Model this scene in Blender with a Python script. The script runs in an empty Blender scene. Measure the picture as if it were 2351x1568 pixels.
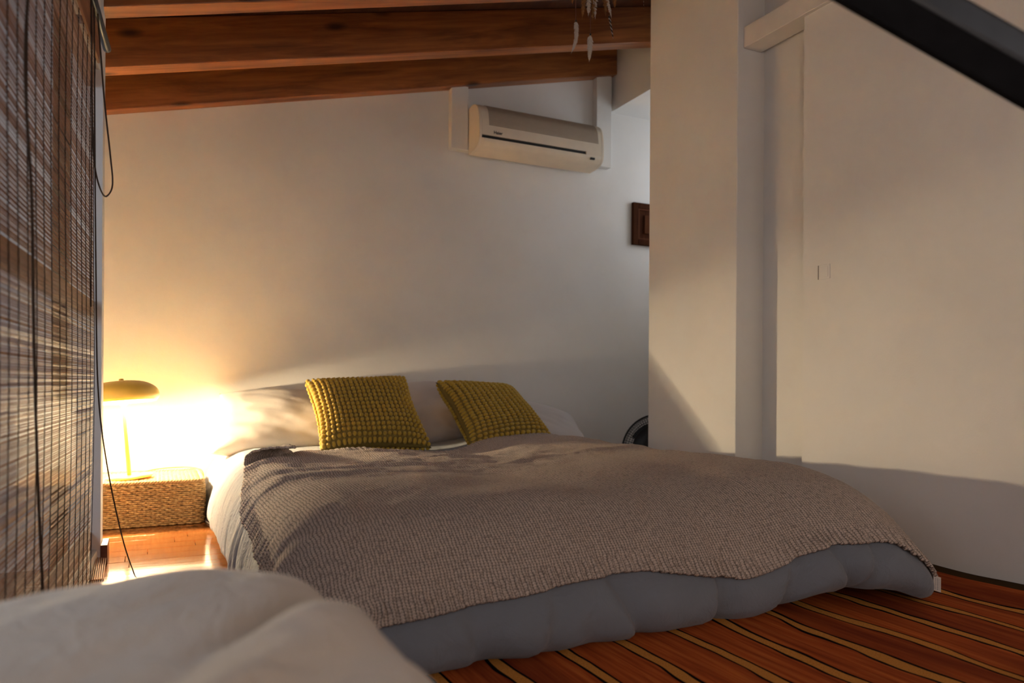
import bpy, bmesh, math, random
import numpy as np
from mathutils import Vector, Matrix, noise as mnoise

random.seed(7)
S = bpy.context.scene
C = bpy.context.collection
R = math.radians

# ------------------------------------------------------------------ camera
CAMH = 0.62
YAW, ROLL = R(26.0), R(0.35)
cd = bpy.data.cameras.new('camera'); cam = bpy.data.objects.new('camera', cd); C.objects.link(cam)
cd.sensor_width = 36.0; cd.lens = 1690.0 / 2351.0 * 36.0
cd.shift_y = (878.0 - 784.0) / 2351.0
cd.clip_start = 0.02
fw = Vector((math.sin(YAW), math.cos(YAW), 0)); rt = Vector((math.cos(YAW), -math.sin(YAW), 0)); up = Vector((0, 0, 1))
r2 = rt * math.cos(ROLL) + up * math.sin(ROLL); u2 = up * math.cos(ROLL) - rt * math.sin(ROLL)
cam.matrix_world = Matrix(((r2.x, u2.x, -fw.x, 0), (r2.y, u2.y, -fw.y, 0), (r2.z, u2.z, -fw.z, CAMH), (0, 0, 0, 1)))
cd.dof.use_dof = True; cd.dof.focus_distance = 2.35; cd.dof.aperture_fstop = 3.0
S.camera = cam

# ------------------------------------------------------------------ world, daylight and added fill, exposure
w = bpy.data.worlds.new('world'); S.world = w; w.use_nodes = True
w.node_tree.nodes['Background'].inputs[0].default_value = (0.68, 0.76, 0.90, 1)
w.node_tree.nodes['Background'].inputs[1].default_value = 1.7
def area(name, loc, rot, sx, sy, power, col):
    l = bpy.data.lights.new(name, 'AREA'); l.shape = 'RECTANGLE'; l.size = sx; l.size_y = sy
    l.energy = power; l.color = col
    o = bpy.data.objects.new(name, l); C.objects.link(o); o.location = loc; o.rotation_euler = rot
    return o
area('added_side_fill', (-.385, -.95, 1.08), (0, R(-90), R(-3.2)), 1.1, 1.3, 17.0, (1.0, 0.75, 0.55))  # added warm fill, out of view, brightens the right wall from the left
area('added_rear_fill', (1.1, -2.28, 1.35), (R(90), 0, 0), 2.0, 1.3, 7.0, (1.0, 0.73, 0.52))  # added warm fill behind the camera, for general ambience
area('daylight_alcove_window', (3.33, 3.46, 1.86), (0, R(90), 0), 0.70, 0.60, 2.6, (0.92, 0.95, 1.0))
S.view_settings.view_transform = 'Standard'; S.view_settings.look = 'None'
S.view_settings.gamma = 1.0; S.view_settings.use_curve_mapping = False
S.view_settings.exposure = 0.10
S.cycles.use_denoising = True
S.cycles.max_bounces = 8; S.cycles.diffuse_bounces = 5; S.cycles.glossy_bounces = 4
S.cycles.transparent_max_bounces = 8
S.cycles.sample_clamp_indirect = 60.0; S.cycles.sample_clamp_direct = 5.0

# ------------------------------------------------------------------ helpers
def tag(o, label=None, cat=None, group=None, kind=None):
    if label: o['label'] = label
    if cat: o['category'] = cat
    if group: o['group'] = group
    if kind: o['kind'] = kind
    return o
def link(name, me, mat=None, parent=None):
    o = bpy.data.objects.new(name, me); C.objects.link(o)
    if mat is not None and not me.materials: me.materials.append(mat)
    if parent is not None:
        o.parent = parent
        o.matrix_parent_inverse = parent.matrix_basis.inverted()
    return o
def empty(name, loc=(0, 0, 0)):
    o = bpy.data.objects.new(name, None); C.objects.link(o); o.location = loc; o.empty_display_size = 0.05
    return o
class MB:
    def __init__(s): s.v = []; s.f = []; s.uv = None
    def add(s, vs, fs):
        n = len(s.v); s.v += [tuple(p) for p in vs]; s.f += [tuple(i + n for i in f) for f in fs]; return s
    def box(s, a, b, M=None):
        x0, y0, z0 = a; x1, y1, z1 = b
        vs = [Vector(p) for p in ((x0,y0,z0),(x1,y0,z0),(x1,y1,z0),(x0,y1,z0),(x0,y0,z1),(x1,y0,z1),(x1,y1,z1),(x0,y1,z1))]
        if M is not None: vs = [M @ p for p in vs]
        return s.add(vs, [(0,3,2,1),(4,5,6,7),(0,1,5,4),(1,2,6,5),(2,3,7,6),(3,0,4,7)])
    def prism(s, poly, axis, a, b):
        # poly in the two other axes (cyclic order x->y,z ; y->x,z ; z->x,y)
        def P(p, t):
            return {'x': (t, p[0], p[1]), 'y': (p[0], t, p[1]), 'z': (p[0], p[1], t)}[axis]
        n = len(poly); vs = [P(p, a) for p in poly] + [P(p, b) for p in poly]
        fs = [tuple(range(n)), tuple(range(2*n-1, n-1, -1))] + [(i, i+n, (i+1) % n + n, (i+1) % n) for i in range(n)]
        return s.add(vs, fs)
    def tube(s, pts, r, n=6, closed=False):
        pts = [Vector(p) for p in pts]; m = len(pts)
        rr = r if isinstance(r, (list, tuple)) else [r] * m
        t0 = (pts[1] - pts[0]).normalized()
        nn = t0.orthogonal().normalized(); vs = []
        for i, p in enumerate(pts):
            if closed: t = pts[(i+1) % m] - pts[i-1]
            else: t = pts[min(i+1, m-1)] - pts[max(i-1, 0)]
            if t.length < 1e-9: t = t0
            t = t.normalized(); nn = nn - t * nn.dot(t)
            if nn.length < 1e-6: nn = t.orthogonal()
            nn.normalize(); b = t.cross(nn)
            for k in range(n):
                a = 2 * math.pi * k / n
                vs.append(p + (nn * math.cos(a) + b * math.sin(a)) * rr[i])
        fs = []
        for i in range(m if closed else m - 1):
            j = (i + 1) % m
            for k in range(n):
                k2 = (k + 1) % n; fs.append((i*n+k, i*n+k2, j*n+k2, j*n+k))
        if not closed:
            fs.append(tuple(range(n-1, -1, -1))); fs.append(tuple((m-1)*n + k for k in range(n)))
        return s.add(vs, fs)
    def lathe(s, prof, n=40, c=(0, 0, 0), cap=True):
        vs = []; fs = []
        for r, z in prof:
            for k in range(n):
                a = 2 * math.pi * k / n; vs.append((c[0] + r*math.cos(a), c[1] + r*math.sin(a), c[2] + z))
        m = len(prof)
        for i in range(m - 1):
            for k in range(n):
                k2 = (k+1) % n; fs.append((i*n+k, i*n+k2, (i+1)*n+k2, (i+1)*n+k))
        if cap:
            fs.append(tuple(range(n-1, -1, -1))); fs.append(tuple((m-1)*n + k for k in range(n)))
        return s.add(vs, fs)
    def mesh(s, name, smooth=False):
        me = bpy.data.meshes.new(name); me.from_pydata(s.v, [], s.f); me.update()
        if smooth: me.polygons.foreach_set('use_smooth', [True] * len(me.polygons))
        return me
    def build(s, name, mat, parent=None, smooth=False, bevel=0):
        me = s.mesh(name, smooth)
        if bevel:
            bm = bmesh.new(); bm.from_mesh(me)
            bmesh.ops.recalc_face_normals(bm, faces=bm.faces)
            es = [e for e in bm.edges if len(e.link_faces) == 2 and e.calc_face_angle(0) > 0.6]
            bmesh.ops.bevel(bm, geom=es, offset=bevel, segments=2, affect='EDGES', profile=0.5)
            bm.to_mesh(me); bm.free()
        return link(name, me, mat, parent)
def struct(o): o['kind'] = 'structure'; return o
def grid_mesh(name, P, uv=None, smooth=True, weld=False):
    """P: array (m,n,3) -> grid mesh, optional uv (m,n,2)"""
    m, n = P.shape[:2]
    idx = np.arange(m * n).reshape(m, n)
    f = np.stack([idx[:-1, :-1], idx[1:, :-1], idx[1:, 1:], idx[:-1, 1:]], -1).reshape(-1, 4)
    me = bpy.data.meshes.new(name); me.from_pydata(P.reshape(-1, 3).tolist(), [], f.tolist()); me.update()
    if uv is not None:
        l = me.uv_layers.new(name='UVMap'); U = uv.reshape(-1, 2)[f.reshape(-1)]
        l.data.foreach_set('uv', U.astype(np.float32).reshape(-1))
    if smooth: me.polygons.foreach_set('use_smooth', [True] * len(me.polygons))
    return me
def spline(pts, n=12):
    """Catmull-Rom through points"""
    P = [np.array(p, float) for p in pts]; P = [2*P[0]-P[1]] + P + [2*P[-1]-P[-2]]
    out = []
    for i in range(1, len(P) - 2):
        for k in range(n):
            t = k / n; a, b, c, d = P[i-1:i+3]
            out.append(.5*((2*b) + (c-a)*t + (2*a-5*b+4*c-d)*t*t + (3*b-a-3*c+d)*t**3))
    out.append(P[-2]); return np.array(out)
def nz(x, y, z=0.0): return mnoise.noise(Vector((x, y, z)))
def sstep(a, b, x):
    t = np.clip((x - a) / (b - a), 0, 1); return t * t * (3 - 2 * t)
def text_mesh(name, body, size, mat, parent, M, ext=0.0004, bold=0.0):
    cu = bpy.data.curves.new(name, 'FONT'); cu.body = body; cu.size = size; cu.extrude = ext; cu.offset = bold
    cu.align_x = 'LEFT'; t = bpy.data.objects.new(name + '_tmp', cu); C.objects.link(t)
    dg = bpy.context.evaluated_depsgraph_get(); me = bpy.data.meshes.new_from_object(t.evaluated_get(dg))
    bpy.data.objects.remove(t); me.transform(M); me.name = name; me.materials.clear()
    return link(name, me, mat, parent)

# ------------------------------------------------------------------ materials
class NT:
    def __init__(s, name):
        s.m = bpy.data.materials.new(name); s.m.use_nodes = True
        s.n = s.m.node_tree.nodes; s.l = s.m.node_tree.links; s.b = s.n['Principled BSDF']
        s.co = None
    def new(s, t, **kw):
        x = s.n.new(t)
        for k, v in kw.items(): setattr(x, k, v)
        return x
    def to(s, a, b): s.l.new(a, b); return s
    def coord(s, out='Object'):
        if s.co is None: s.co = s.new('ShaderNodeTexCoord')
        return s.co.outputs[out]
    def mapping(s, scale=(1, 1, 1), rot=(0, 0, 0), out='Object'):
        x = s.new('ShaderNodeMapping'); x.inputs['Scale'].default_value = scale; x.inputs['Rotation'].default_value = rot
        s.to(s.coord(out), x.inputs['Vector']); return x.outputs[0]
    def noise(s, scale, detail=3, rough=.5, dist=0, vec=None):
        x = s.new('ShaderNodeTexNoise'); x.inputs['Scale'].default_value = scale; x.inputs['Detail'].default_value = detail
        x.inputs['Roughness'].default_value = rough; x.inputs['Distortion'].default_value = dist
        s.to(vec if vec is not None else s.coord(), x.inputs['Vector']); return x.outputs['Fac']
    def ramp(s, fac, stops):
        x = s.new('ShaderNodeValToRGB'); e = x.color_ramp.elements
        while len(e) < len(stops): e.new(0.5)
        for i, (p, c) in enumerate(stops):
            e[i].position = p; e[i].color = tuple(c) + (1,) if len(c) == 3 else c
        s.to(fac, x.inputs[0]); return x.outputs[0]
    def math(s, op, a, b=None, c=None):
        x = s.new('ShaderNodeMath', operation=op)
        for i, q in enumerate((a, b, c)):
            if q is None: continue
            if isinstance(q, (int, float)): x.inputs[i].default_value = q
            else: s.to(q, x.inputs[i])
        return x.outputs[0]
    def mix(s, fac, a, b, mode='MIX'):
        x = s.new('ShaderNodeMix', data_type='RGBA', blend_type=mode)
        for i, q in ((0, fac), (6, a), (7, b)):
            if isinstance(q, (int, float)): x.inputs[i].default_value = q
            elif isinstance(q, tuple): x.inputs[i].default_value = q + (1,) if len(q) == 3 else q
            else: s.to(q, x.inputs[i])
        return x.outputs[2]
    def bump(s, h, strength=.3, dist=.01):
        x = s.new('ShaderNodeBump'); x.inputs['Strength'].default_value = strength; x.inputs['Distance'].default_value = dist
        s.to(h, x.inputs['Height']); s.to(x.outputs[0], s.b.inputs['Normal']); return s
    def col(s, c):
        if isinstance(c, tuple): s.b.inputs['Base Color'].default_value = c + (1,) if len(c) == 3 else c
        else: s.to(c, s.b.inputs['Base Color'])
        return s
    def set(s, **kw):
        for k, v in kw.items(): s.b.inputs[k.replace('_', ' ')].default_value = v
        return s
def simple(name, col, rough=.5, var=.12, scale=30, bump=0.0, bdist=.002, **kw):
    t = NT(name); n = t.noise(scale, 4)
    lo = tuple(c * (1 - var) for c in col); hi = tuple(min(1, c * (1 + var)) for c in col)
    t.col(t.ramp(n, [(.3, lo), (.7, hi)])).set(Roughness=rough, **kw)
    if bump: t.bump(n, bump, bdist)
    return t.m
def plaster():
    t = NT('plaster'); a = t.noise(1.6, 4, .55); b = t.noise(14, 5, .6); c = t.noise(160, 3, .6)
    base = t.ramp(a, [(.3, (.70, .68, .645)), (.7, (.77, .755, .725))])
    t.col(t.mix(t.math('MULTIPLY', t.ramp(b, [(.55, (0, 0, 0)), (.8, (1, 1, 1))]), .12), base, (.60, .55, .49)))
    t.set(Roughness=.85); t.bump(t.math('ADD', b, t.math('MULTIPLY', c, .35)), .25, .004); return t.m
def wood(name, dark, light, axis=0, rough=.4, scale=1.0, knots=True, coat=0.0):
    t = NT(name); sc = [22 * scale] * 3; sc[axis] = 1.6 * scale
    v = t.mapping(tuple(sc)); g = t.noise(1.0, 6, .62, .8, v); fine = t.noise(4.5, 3, .6, .2, v)
    c = t.ramp(g, [(.28, dark), (.52, tuple((a + b) / 2 for a, b in zip(dark, light))), (.78, light)])
    c = t.mix(t.math('MULTIPLY', fine, .35), c, tuple(x * .45 for x in dark))
    if knots:
        ks = [6.5] * 3; ks[axis] = 2.6
        vo = t.new('ShaderNodeTexVoronoi'); vo.inputs['Scale'].default_value = 1.0; t.to(t.mapping(tuple(ks)), vo.inputs['Vector'])
        k = t.ramp(vo.outputs['Distance'], [(.06, (1, 1, 1)), (.17, (0, 0, 0))])
        c = t.mix(t.math('MULTIPLY', k, .85), c, tuple(x * .18 for x in dark))
    t.col(c).set(Roughness=rough, Coat_Weight=coat, Coat_Roughness=.25, Specular_IOR_Level=.5 if rough < .9 else .04); t.bump(g, .15, .002); return t.m
def fabric(name, col, rough=.9, weave=900, bump=.25, var=.10, sheen=.2, big=9.0):
    t = NT(name); a = t.noise(4, 4); b = t.noise(weave, 2, .7)
    lo = tuple(c * (1 - var) for c in col); hi = tuple(min(1, c * (1 + var)) for c in col)
    c = t.ramp(a, [(.3, lo), (.7, hi)]); c = t.mix(t.math('MULTIPLY', b, .25), c, tuple(x * .65 for x in col))
    t.col(c).set(Roughness=rough, Sheen_Weight=sheen); t.bump(t.math('ADD', b, t.math('ADD', t.math('MULTIPLY', t.noise(60, 4, .6), 2.0), t.math('MULTIPLY', t.noise(11, 5, .62, 1.2), big))), bump, .0015); return t.m

M_PLASTER = plaster()
M_BEAM = wood('stained_pine_beam', (.13, .040, .011), (.62, .225, .058), 0, .45, 1.0, True, .12)
M_BOARD = wood('ceiling_board', (.05, .018, .008), (.13, .05, .02), 1, .5, 1.0, False)
M_PLANK = wood('parquet_wood', (.20, .062, .016), (.44, .165, .045), 0, .11, .8, False, 0.0)
M_BASEB = wood('baseboard_wood', (.13, .035, .015), (.22, .065, .028), 0, .35, .8, False)
M_FRAMEW = wood('window_wood', (.20, .10, .05), (.36, .20, .11), 2, .45, .8, False)
M_PLAQUE = wood('carved_wood', (.030, .010, .005), (.085, .030, .013), 2, .95, 2.0, False); M_PLAQUE.node_tree.nodes['Principled BSDF'].inputs['Specular IOR Level'].default_value = .05
M_WHITEP = simple('white_paint', (.74, .71, .66), .55, .03, 20)
M_DUVET = fabric('grey_duvet_cotton', (.185, .200, .232), .9, 700, .35, .08, big=16.0)
M_LINEN = fabric('cream_pillow_cotton', (.62, .57, .51), .9, 700, .25, .05, big=2.0)
M_SHEET = fabric('pale_pillow_cotton', (.56, .51, .49), .9, 700, .25, .05, big=3.0)
M_MATT = fabric('mattress_ticking', (.30, .27, .24), .9, 500, .2, .1)
M_THROW = fabric('cream_fleece', (.68, .60, .51), .95, 350, .9, .08, .3)
M_MUST = simple('mustard_yarn', (.52, .335, .028), .85, .18, 500, .6, .0015, Sheen_Weight=.25)
M_MUSTB = simple('mustard_base', (.24, .165, .030), .9, .15, 300, .5, .001)
M_LAMP = simple('mustard_enamel', (.60, .42, .085), .38, .04, 20)
M_SHADEIN = simple('white_shade_lining', (.80, .74, .62), .6, .02, 20)
M_YCORD = simple('yellow_cord', (.60, .36, .06), .6, .05, 40)
M_AC = simple('aged_white_plastic', (.78, .69, .55), .45, .04, 12)
M_ACDARK = simple('grille_plastic', (.36, .29, .22), .5, .05, 40)
M_BLACK = simple('black_plastic', (.006, .006, .007), .5, .2, 40)
M_MATTE = simple('matte_black_steel', (.006, .006, .007), .9, .2, 40, Specular_IOR_Level=.05)
M_STEEL = simple('dark_steel', (.030, .034, .040), .35, .15, 25, Metallic=.4)
M_INK = simple('dark_ink', (.03, .03, .035), .6, .1, 60)
M_GREYINK = simple('grey_print', (.22, .22, .22), .6, .1, 60)
M_CORD = simple('brown_cord', (.045, .026, .014), .8, .2, 200, .5, .001)
M_STRING = simple('dark_string', (.022, .010, .006), .9, .2, 300)
M_TAG = simple('white_tag', (.55, .50, .46), .8, .05, 200)
M_RODM = simple('blued_steel_rod', (.030, .040, .055), .35, .2, 30, Metallic=.5)
M_OUTW = simple('terrace_render', (.62, .58, .53), .9, .08, 8, .3, .01)
M_SEAG = None
def m_glass():
    t = NT('window_glass'); tr = t.new('ShaderNodeBsdfTransparent'); gl = t.new('ShaderNodeBsdfGlossy'); mx = t.new('ShaderNodeMixShader')
    gl.inputs['Roughness'].default_value = .02; mx.inputs[0].default_value = .07
    n = t.noise(3, 2); t.to(t.ramp(n, [(0, (.93, .95, .95)), (1, (.98, .99, .99))]), tr.inputs[0])
    t.to(tr.outputs[0], mx.inputs[1]); t.to(gl.outputs[0], mx.inputs[2]); t.to(mx.outputs[0], t.n['Material Output'].inputs[0]); return t.m
M_GLASS = m_glass()
def m_bamboo():
    t = NT('bamboo_slat'); oi = t.new('ShaderNodeObjectInfo'); v = t.mapping((60, 3, 60)); g = t.noise(1.0, 4, .6, .3, v)
    c = t.ramp(g, [(.3, (.24, .095, .042)), (.7, (.50, .235, .115))])
    c = t.mix(t.math('MULTIPLY', oi.outputs['Random'], .45), c, (.20, .080, .036))
    t.col(c).set(Roughness=.42); return t.m
M_BAMBOO = m_bamboo()
def m_seagrass():
    t = NT('seagrass'); a = t.noise(90, 4, .6); b = t.noise(9, 3)
    c = t.ramp(a, [(.25, (.24, .130, .045)), (.5, (.48, .29, .115)), (.75, (.72, .50, .24))])
    c = t.mix(t.math('MULTIPLY', b, .3), c, (.32, .19, .07))
    t.col(c).set(Roughness=.7); t.bump(a, .5, .002); return t.m
M_SEAG = m_seagrass()
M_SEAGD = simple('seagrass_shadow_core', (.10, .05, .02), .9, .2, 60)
def m_knit():
    t = NT('heather_knit'); uvn = t.new('ShaderNodeUVMap'); sp = t.new('ShaderNodeSeparateXYZ'); t.to(uvn.outputs[0], sp.inputs[0])
    s, v = sp.outputs[0], sp.outputs[1]
    wob = t.noise(40, 2, .5, 0, uvn.outputs[0])
    s2 = t.math('ADD', s, t.math('MULTIPLY', t.math('SUBTRACT', wob, .5), .0085))
    fs = t.math('FRACT', t.math('DIVIDE', s2, .0082))
    tri = t.math('ABSOLUTE', t.math('SUBTRACT', fs, .5))                      # 0 centre .. .5 edge
    colm = t.math('SUBTRACT', 1.0, t.math('POWER', t.math('MULTIPLY', tri, 2.0), 2.0))
    ph = t.math('ADD', t.math('DIVIDE', v, .0068), t.math('MULTIPLY', tri, 1.3))
    st = t.math('ADD', .5, t.math('MULTIPLY', .5, t.math('SINE', t.math('MULTIPLY', ph, 6.2832))))
    h = t.math('MULTIPLY', colm, t.math('ADD', .35, t.math('MULTIPLY', .65, st)))
    fuzz = t.noise(420, 4, .7, .5, uvn.outputs[0]); big = t.noise(7, 4, .6, .3, uvn.outputs[0]); mid = t.noise(55, 3, .6, .4, uvn.outputs[0]); stn = t.noise(115, 2, .6, .6, uvn.outputs[0])
    c = t.ramp(fuzz, [(.28, (.50, .39, .325)), (.55, (.74, .60, .505)), (.78, (.90, .79, .68))])
    c = t.mix(t.math('MULTIPLY', t.ramp(big, [(.35, (1, 1, 1)), (.65, (0, 0, 0))]), .35), c, (.60, .46, .375))
    c = t.mix(t.math('MULTIPLY', t.ramp(mid, [(.4, (1, 1, 1)), (.6, (0, 0, 0))]), .3), c, (.52, .44, .40))
    c = t.mix(t.ramp(h, [(.06, (.85, .85, .85)), (.50, (0, 0, 0))]), c, (.075, .063, .053))
    c = t.mix(t.math('MULTIPLY', t.ramp(stn, [(.34, (1, 1, 1)), (.52, (0, 0, 0))]), .55), c, (.19, .148, .128))
    t.col(c).set(Roughness=.95, Sheen_Weight=.1, Sheen_Roughness=.5, Specular_IOR_Level=.15)
    t.bump(t.math('ADD', h, t.math('ADD', t.math('MULTIPLY', fuzz, .6), t.math('MULTIPLY', stn, .8))), .75, .0034); return t.m
M_KNIT = m_knit()
def m_rug():
    t = NT('striped_rug'); sp = t.new('ShaderNodeSeparateXYZ'); t.to(t.coord(), sp.inputs[0]); X, Y = sp.outputs[0], sp.outputs[1]
    v = t.mapping((5.0, 2.2, 1)); v2 = t.mapping((9.0, 3.6, 1)); v3 = t.mapping((60, 3.0, 1)); v4 = t.mapping((10, 1.2, 1))
    wob = t.math('MULTIPLY', t.math('SUBTRACT', t.noise(1, 2, .5, 0, v), .5), .060)
    wob = t.math('ADD', wob, t.math('MULTIPLY', t.math('SUBTRACT', t.noise(1.0, 2, .5, 0, v2), .5), .034))
    p = t.math('DIVIDE', t.math('ADD', t.math('SUBTRACT', X, 1.000), wob), .158)
    d = t.math('MULTIPLY', t.math('ABSOLUTE', t.math('SUBTRACT', t.math('FRACT', t.math('ADD', p, .5)), .5)), .158)
    hw = t.math('ADD', .0015, t.math('MULTIPLY', t.noise(1.4, 2, .5, 0, v), .024))
    stripe = t.math('LESS_THAN', d, hw)
    lw = t.math('ADD', hw, t.math('ADD', .0025, t.math('MULTIPLY', t.noise(2.0, 2, .5, 0, v2), .0105)))
    line = t.math('LESS_THAN', d, lw)
    red = t.ramp(t.noise(1, 4, .65, .4, v3), [(.25, (.20, .034, .011)), (.5, (.46, .095, .021)), (.75, (.62, .175, .036))])
    red = t.mix(t.ramp(t.noise(1, 3, .5, .2, v4), [(.35, (.7, .7, .7)), (.6, (0, 0, 0))]), red, (.15, .024, .012))
    ora = t.ramp(t.noise(300, 3, .6), [(.3, (.50, .19, .035)), (.7, (.72, .32, .075))])
    c = t.mix(line, red, (.004, .003, .004)); c = t.mix(stripe, c, ora)
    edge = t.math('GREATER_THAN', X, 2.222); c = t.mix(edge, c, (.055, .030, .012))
    t.col(c).set(Roughness=.95, Specular_IOR_Level=.06); t.bump(t.noise(700, 2, .6), .5, .0015); return t.m
M_RUG = m_rug()

# ------------------------------------------------------------------ room shell
YB, XR, XI, XC = 3.95, 2.28, 2.38, 2.229          # back wall, right wall, recess wall, pier face
def zb(x): return 1.872 + 0.2473 * (x + 0.17)        # underside of the rafters
def roofline(x0, x1, h=.21): return [(x0, zb(x0) + h), (x1, zb(x1) + h)]
# floor: slab with planks laid in front
fb = MB(); fb.box((-1.2, -2.6, -.14), (3.6, 4.2, -.014)); fb.box((-1.2, -2.6, -.014), (3.6, .30, 0.0))
floor = struct(fb.build('floor', M_PLANK))
pw = .0905
pm = MB().box((0, 0, -.012), (.62, pw - .0012, 0)).build('plank', M_PLANK, floor, bevel=.0008)
pmesh = pm.data; rows = int((4.0 - .30) / pw) + 1; first = True
for i in range(rows):
    y = .30 + i * pw
    off = random.uniform(0, .62); x = -1.1 - off
    while x < .75:
        if x + .62 < -.95: x += .6215; continue
        o = pm if first else bpy.data.objects.new('plank', pmesh)
        if not first: C.objects.link(o); o.parent = floor
        first = False; o.location = (x, y, random.uniform(-.0004, 0)); x += .6215
sub = MB().box((.98, .30, -.014), (3.6, 4.0, -.0005)).build('subfloor', M_PLANK, floor)
# back wall
bw = MB(); bw.prism([(-1.1, -.1), (3.6, -.1), (3.6, zb(3.6) + .3), (-1.1, zb(-1.1) + .3)], 'y', YB, YB + .2)
struct(bw.build('wall_back', M_PLASTER))
# right wall: flush part, set-back recess, pier
rw = MB(); top = zb(XR) + .35
rw.box((XR, -2.6, -.1), (XR + .3, 2.088, top)); rw.box((XI, 2.088, -.1), (XR + .3, 2.9, top))
struct(rw.build('wall_right', M_PLASTER))
pc = MB(); pc.box((XC, 2.398, -.1), (2.50, 3.014, top)); struct(pc.build('wall_pier', M_PLASTER, bevel=.004))
struct(MB().box((2.26, 1.0, 2.054), (2.36, 2.397, 2.143)).build('trim_1', M_WHITEP, bevel=.003))   # rail running into the pier
# alcove behind the pier with lowered soffit and a small window
gz = 2.346
al = MB(); al.box((2.50, 2.86, -.1), (3.5, 3.014, gz)); al.box((3.40, 3.014, -.1), (3.5, 3.10, gz)); al.box((3.40, 3.82, -.1), (3.5, YB, gz))
al.box((3.40, 3.10, -.1), (3.5, 3.82, 1.45)); al.box((3.40, 3.10, 2.25), (3.5, 3.82, gz))
struct(al.build('wall_alcove', M_PLASTER))
so = MB(); so.box((2.614, 2.9, gz), (3.6, YB, gz + .6)); struct(so.build('wall_soffit', M_PLASTER))
def window(name, mat, bars, panes, parent_mats=None):
    root = struct(bars.build(name, mat)); 
    for a, b in panes: MB().box(a, b).build('pane', M_GLASS, root)
    return root
wb = MB()
for (y0, y1, z0, z1) in ((3.10, 3.14, 1.45, 2.25), (3.78, 3.82, 1.45, 2.25), (3.14, 3.78, 1.45, 1.49), (3.14, 3.78, 2.21, 2.25), (3.445, 3.475, 1.49, 2.21)):
    wb.box((3.43, y0, z0), (3.48, y1, z1))
window('window_2', M_WHITEP, wb, [((3.452, 3.14, 1.49), (3.456, 3.445, 2.21)), ((3.452, 3.475, 1.49), (3.456, 3.78, 2.21))])
# rear wall with an unseen window added for the rear fill light
re = MB(); re.box((-1.2, -2.6, -.1), (.0, -2.4, 2.6)); re.box((2.2, -2.6, -.1), (2.4, -2.4, 2.8)); re.box((0, -2.6, -.1), (2.2, -2.4, .65)); re.box((0, -2.6, 2.05), (2.2, -2.4, 2.8))
struct(re.build('wall_rear', M_PLASTER))
wr = MB()
for (x0, x1, z0, z1) in ((0, .06, .65, 2.05), (2.14, 2.2, .65, 2.05), (.06, 2.14, .65, .71), (.06, 2.14, 1.99, 2.05), (1.07, 1.13, .71, 1.99)):
    wr.box((x0, -2.53, z0), (x1, -2.47, z1))
window('window_3_added', M_WHITEP, wr, [((.06, -2.502, .71), (1.07, -2.498, 1.99)), ((1.13, -2.502, .71), (2.14, -2.498, 1.99))])
# lamp nook behind the left wall end
nk = MB(); nk.box((-1.0, 2.945, -.1), (-.88, YB, 2.0)); struct(nk.build('wall_nook', M_PLASTER))
# left wall: slightly skewed plane, window opening with blind in front
EL = Vector((-.056, -1, 0)).normalized(); NL = Vector((1, -.056, 0)).normalized()
def lframe(p): return Matrix(((EL.x, NL.x, 0, p[0]), (EL.y, NL.y, 0, p[1]), (0, 0, 1, 0), (0, 0, 0, 1)))
ML = lframe((-.165, 2.83))
lw = MB(); LT = 2.02
lw.box((2.42, -.06, -.1), (3.05, 0, LT), ML); lw.box((4.45, -.06, -.1), (5.4, 0, LT), ML); lw.box((3.05, -.06, -.1), (4.45, 0, .48), ML); lw.box((3.05, -.06, 1.68), (4.45, 0, LT), ML)
lw.box((0, -.06, -.1), (2.42, 0, .05), ML); lw.box((0, -.06, 1.66), (2.42, 0, LT), ML)
lw.box((-.30, 2.83, -.1), (-.156, 2.945, LT)); lw.box((-.95, 2.83, -.1), (-.25, 2.945, LT))
struct(lw.build('wall_left', M_PLASTER))
wl = MB()
for (a, b, z0, z1) in ((2.36, 2.42, .05, 1.66), (.0, 2.36, .05, .11), (.0, 2.36, 1.60, 1.66), (.0, 2.36, .835, .885), (1.72, 1.78, .11, .835), (1.72, 1.78, .885, 1.60)):
    wl.box((a, -.040, z0), (b, -.018, z1), ML)
wl_o = struct(wl.build('window_1', M_FRAMEW))
for (a, b) in ((.0, 1.72), (1.78, 2.36)):
    for (z0, z1) in ((.11, .835), (.885, 1.60)):
        MB().box((a, -.032, z0), (b, -.028, z1), ML).build('pane', M_GLASS, wl_o)
w4 = MB()  # unseen window added to go with the side fill light
for (a, b, z0, z1) in ((3.05, 3.11, .48, 1.68), (4.39, 4.45, .48, 1.68), (3.11, 4.39, .48, .54), (3.11, 4.39, 1.62, 1.68), (3.72, 3.78, .54, 1.62)): w4.box((a, -.052, z0), (b, -.008, z1), ML)
w4o = struct(w4.build('window_4_added', M_FRAMEW))
for (a, b) in ((3.11, 3.72), (3.78, 4.39)): MB().box((a, -.032, .54), (b, -.028, 1.62), ML).build('pane', M_GLASS, w4o)
pp = MB().box((-.4, -1.40, -.1), (4.5, -1.25, .80), ML); tag(struct(pp.build('wall_terrace', M_OUTW)))
tg = MB().box((-.4, -1.25, -.12), (4.5, -.06, -.02), ML); struct(tg.build('floor_terrace', M_OUTW))
# ceiling boards above rafters
ce = MB(); ce.prism([(-1.1, zb(-1.1) + .2), (3.6, zb(3.6) + .2), (3.6, zb(3.6) + .26), (-1.1, zb(-1.1) + .26)], 'y', -2.6, 4.15)
struct(ce.build('ceiling', M_BOARD))
# baseboards
struct(MB().box((-.88, YB - .014, 0), (2.9, YB, .068)).build('baseboard_back', M_BASEB, bevel=.002))
bl = MB(); bl.box((-.156, 2.826, 0), (-.135, 2.945, .064)); struct(bl.build('baseboard_left', M_BASEB, bevel=.002))
struct(MB().box((XR - .012, .9, 0), (XR, 2.088, .02)).build('baseboard_right', M_BASEB))
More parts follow.
